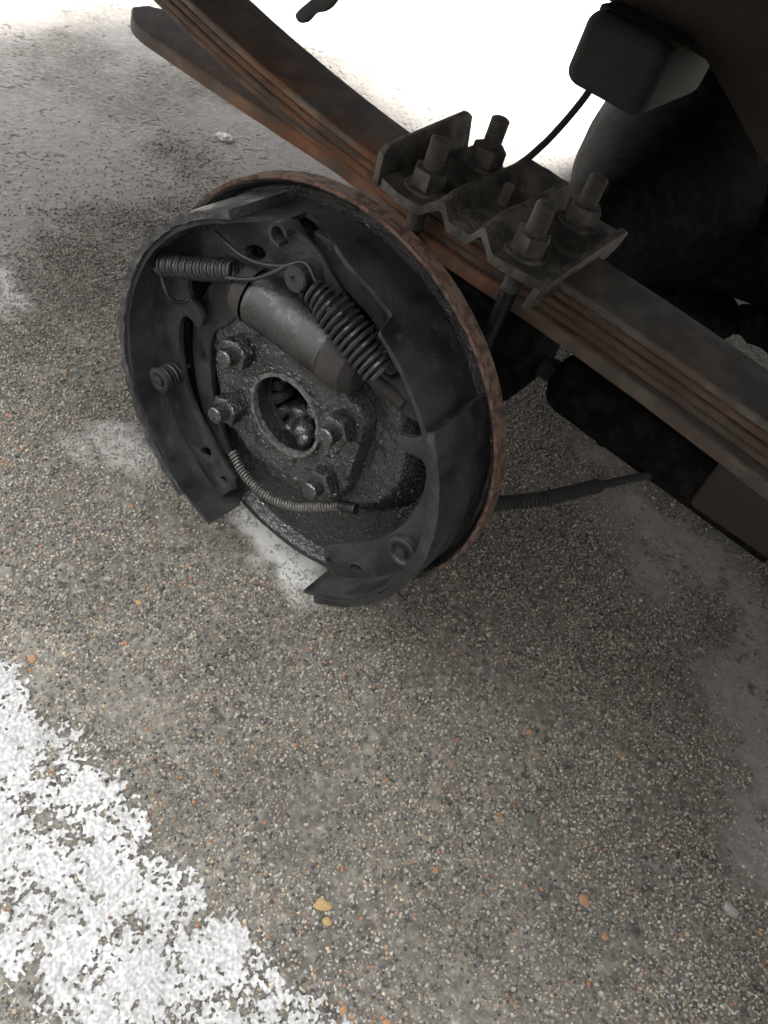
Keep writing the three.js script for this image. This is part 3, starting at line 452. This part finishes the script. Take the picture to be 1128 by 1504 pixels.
  part('anchor_plate', plateZY([[-34, 132], [-18, 131], [-2, 128], [14, 116], [34, 106], [37, 100], [30, 98], [8, 105], [-6, 102], [-14, 106], [-26, 118], [-38, 124]], -0.036, 0.003, 0.0006), M.dust, ap, 0.5);
  part('curled_tab', band(0.005, 0.0072, -0.036, -0.047, 20, 290, 30).translate(0, 0.127, -0.027), M.dust, ap, 0.6);
  const ls = part('return_spring', coil([V(-0.046, 0.0855, -0.054), V(-0.046, 0.068, -0.086), V(-0.045, 0.052, -0.117)], 0.0066, 21, 0.00128), M.wire, t, 1);
  part('hook', [tube([V(-0.052, 0.082, -0.056), V(-0.052, 0.088, -0.044), V(-0.05, 0.094, -0.034), V(-0.049, 0.106, -0.022), V(-0.048, 0.116, -0.013), V(-0.048, 0.1225, -0.003), V(-0.048, 0.116, 0.0065)], 0.0014, 50), tube([V(-0.045, 0.046, -0.118), V(-0.046, 0.04, -0.114), V(-0.044, 0.03, -0.108), V(-0.036, 0.0265, -0.104), V(-0.03, 0.03, -0.103)], 0.0015, 30)], M.wire, ls, 1);
  part('link', tube([V(-0.048, 0.118, -0.008), V(-0.047, 0.105, -0.03), V(-0.045, 0.098, -0.05), V(-0.042, 0.098, -0.078)], 0.0013, 40), M.wire, ls, 1);
  const rs = part('return_spring', coil([V(-0.049, 0.111, 0.004), V(-0.048, 0.1065, 0.022), V(-0.047, 0.098, 0.043), V(-0.045, 0.089, 0.064)], x => lerp(0.0072, 0.0108, sm(0.12, 0.3, x)), 15, 0.00145), M.dust, t, 1);
  part('hook', tube([V(-0.045, 0.088, 0.062), V(-0.04, 0.084, 0.067), V(-0.03, 0.086, 0.07), V(-0.027, 0.09, 0.071)], 0.0017, 20), M.dust, rs, 1);

  // hold-downs
  const hl = part('hold_down', latheX([[-0.02, 0.0001], [-0.02, 0.0018], [-0.0495, 0.0018], [-0.0505, 0.0045], [-0.0515, 0.0045], [-0.0517, 0.0001]].reverse(), -0.039, -0.106, 18), M.wire, t, 0.6);
  part('spring', coil([V(-0.033, -0.039, -0.106), V(-0.049, -0.039, -0.106)], 0.0076, 4.6, 0.00135, 22), M.wire, hl, 1);
  part('cup', latheX([[-0.047, 0.0088], [-0.0485, 0.0102], [-0.0505, 0.0098], [-0.051, 0.0065], [-0.0498, 0.0045], [-0.0498, 0.002]].reverse(), -0.039, -0.106, 30), M.wire, hl, 0.6);
  const hr = part('hold_down', latheX([[-0.02, 0.0001], [-0.02, 0.002], [-0.0375, 0.002], [-0.0385, 0.0042], [-0.0392, 0.0042], [-0.0393, 0.0001]].reverse(), -0.036, 0.1175, 18), M.dust, t, 0.6);
  part('cup', latheX([[-0.0332, 0.0128], [-0.0375, 0.0122], [-0.0385, 0.0108], [-0.0382, 0.0085], [-0.0355, 0.0065], [-0.0355, 0.002]].reverse(), -0.036, 0.1175, 32), M.dust, hr, 0.6);

  // long thin spring hanging across the bottom
  const as = part('adjuster_spring', coil([V(-0.0375, -0.0655, -0.0385), V(-0.04, -0.074, -0.022), V(-0.041, -0.0765, 0.002), V(-0.039, -0.068, 0.028), V(-0.036, -0.05, 0.05), V(-0.034, -0.04, 0.062)], 0.0031, 46, 0.00078, 12), M.bright, t, 1);
  part('sleeve', tube([V(-0.034, -0.041, 0.06), V(-0.033, -0.034, 0.073)], 0.004, 6, 12), M.oilSoft, as, 1);
}
function subd(g) {                                        // split every triangle twice so that lumps show
  let p = clean(g).attributes.position.array;
  for (let k = 0; k < 2; k++) { const o = []; for (let i = 0; i < p.length; i += 9) { const a = [p[i], p[i + 1], p[i + 2]], b = [p[i + 3], p[i + 4], p[i + 5]], c = [p[i + 6], p[i + 7], p[i + 8]], m = (u, v) => u.map((w, n) => (w + v[n]) / 2), ab = m(a, b), bc = m(b, c), ca = m(c, a); o.push(...a, ...ab, ...ca, ...ab, ...b, ...bc, ...ca, ...bc, ...c, ...ab, ...bc, ...ca); } p = o; }
  const q = new THREE.BufferGeometry(); q.setAttribute('position', new THREE.Float32BufferAttribute(p, 3)); return q;
}
scene.updateMatrixWorld(true);
renderer.render(scene, camera);
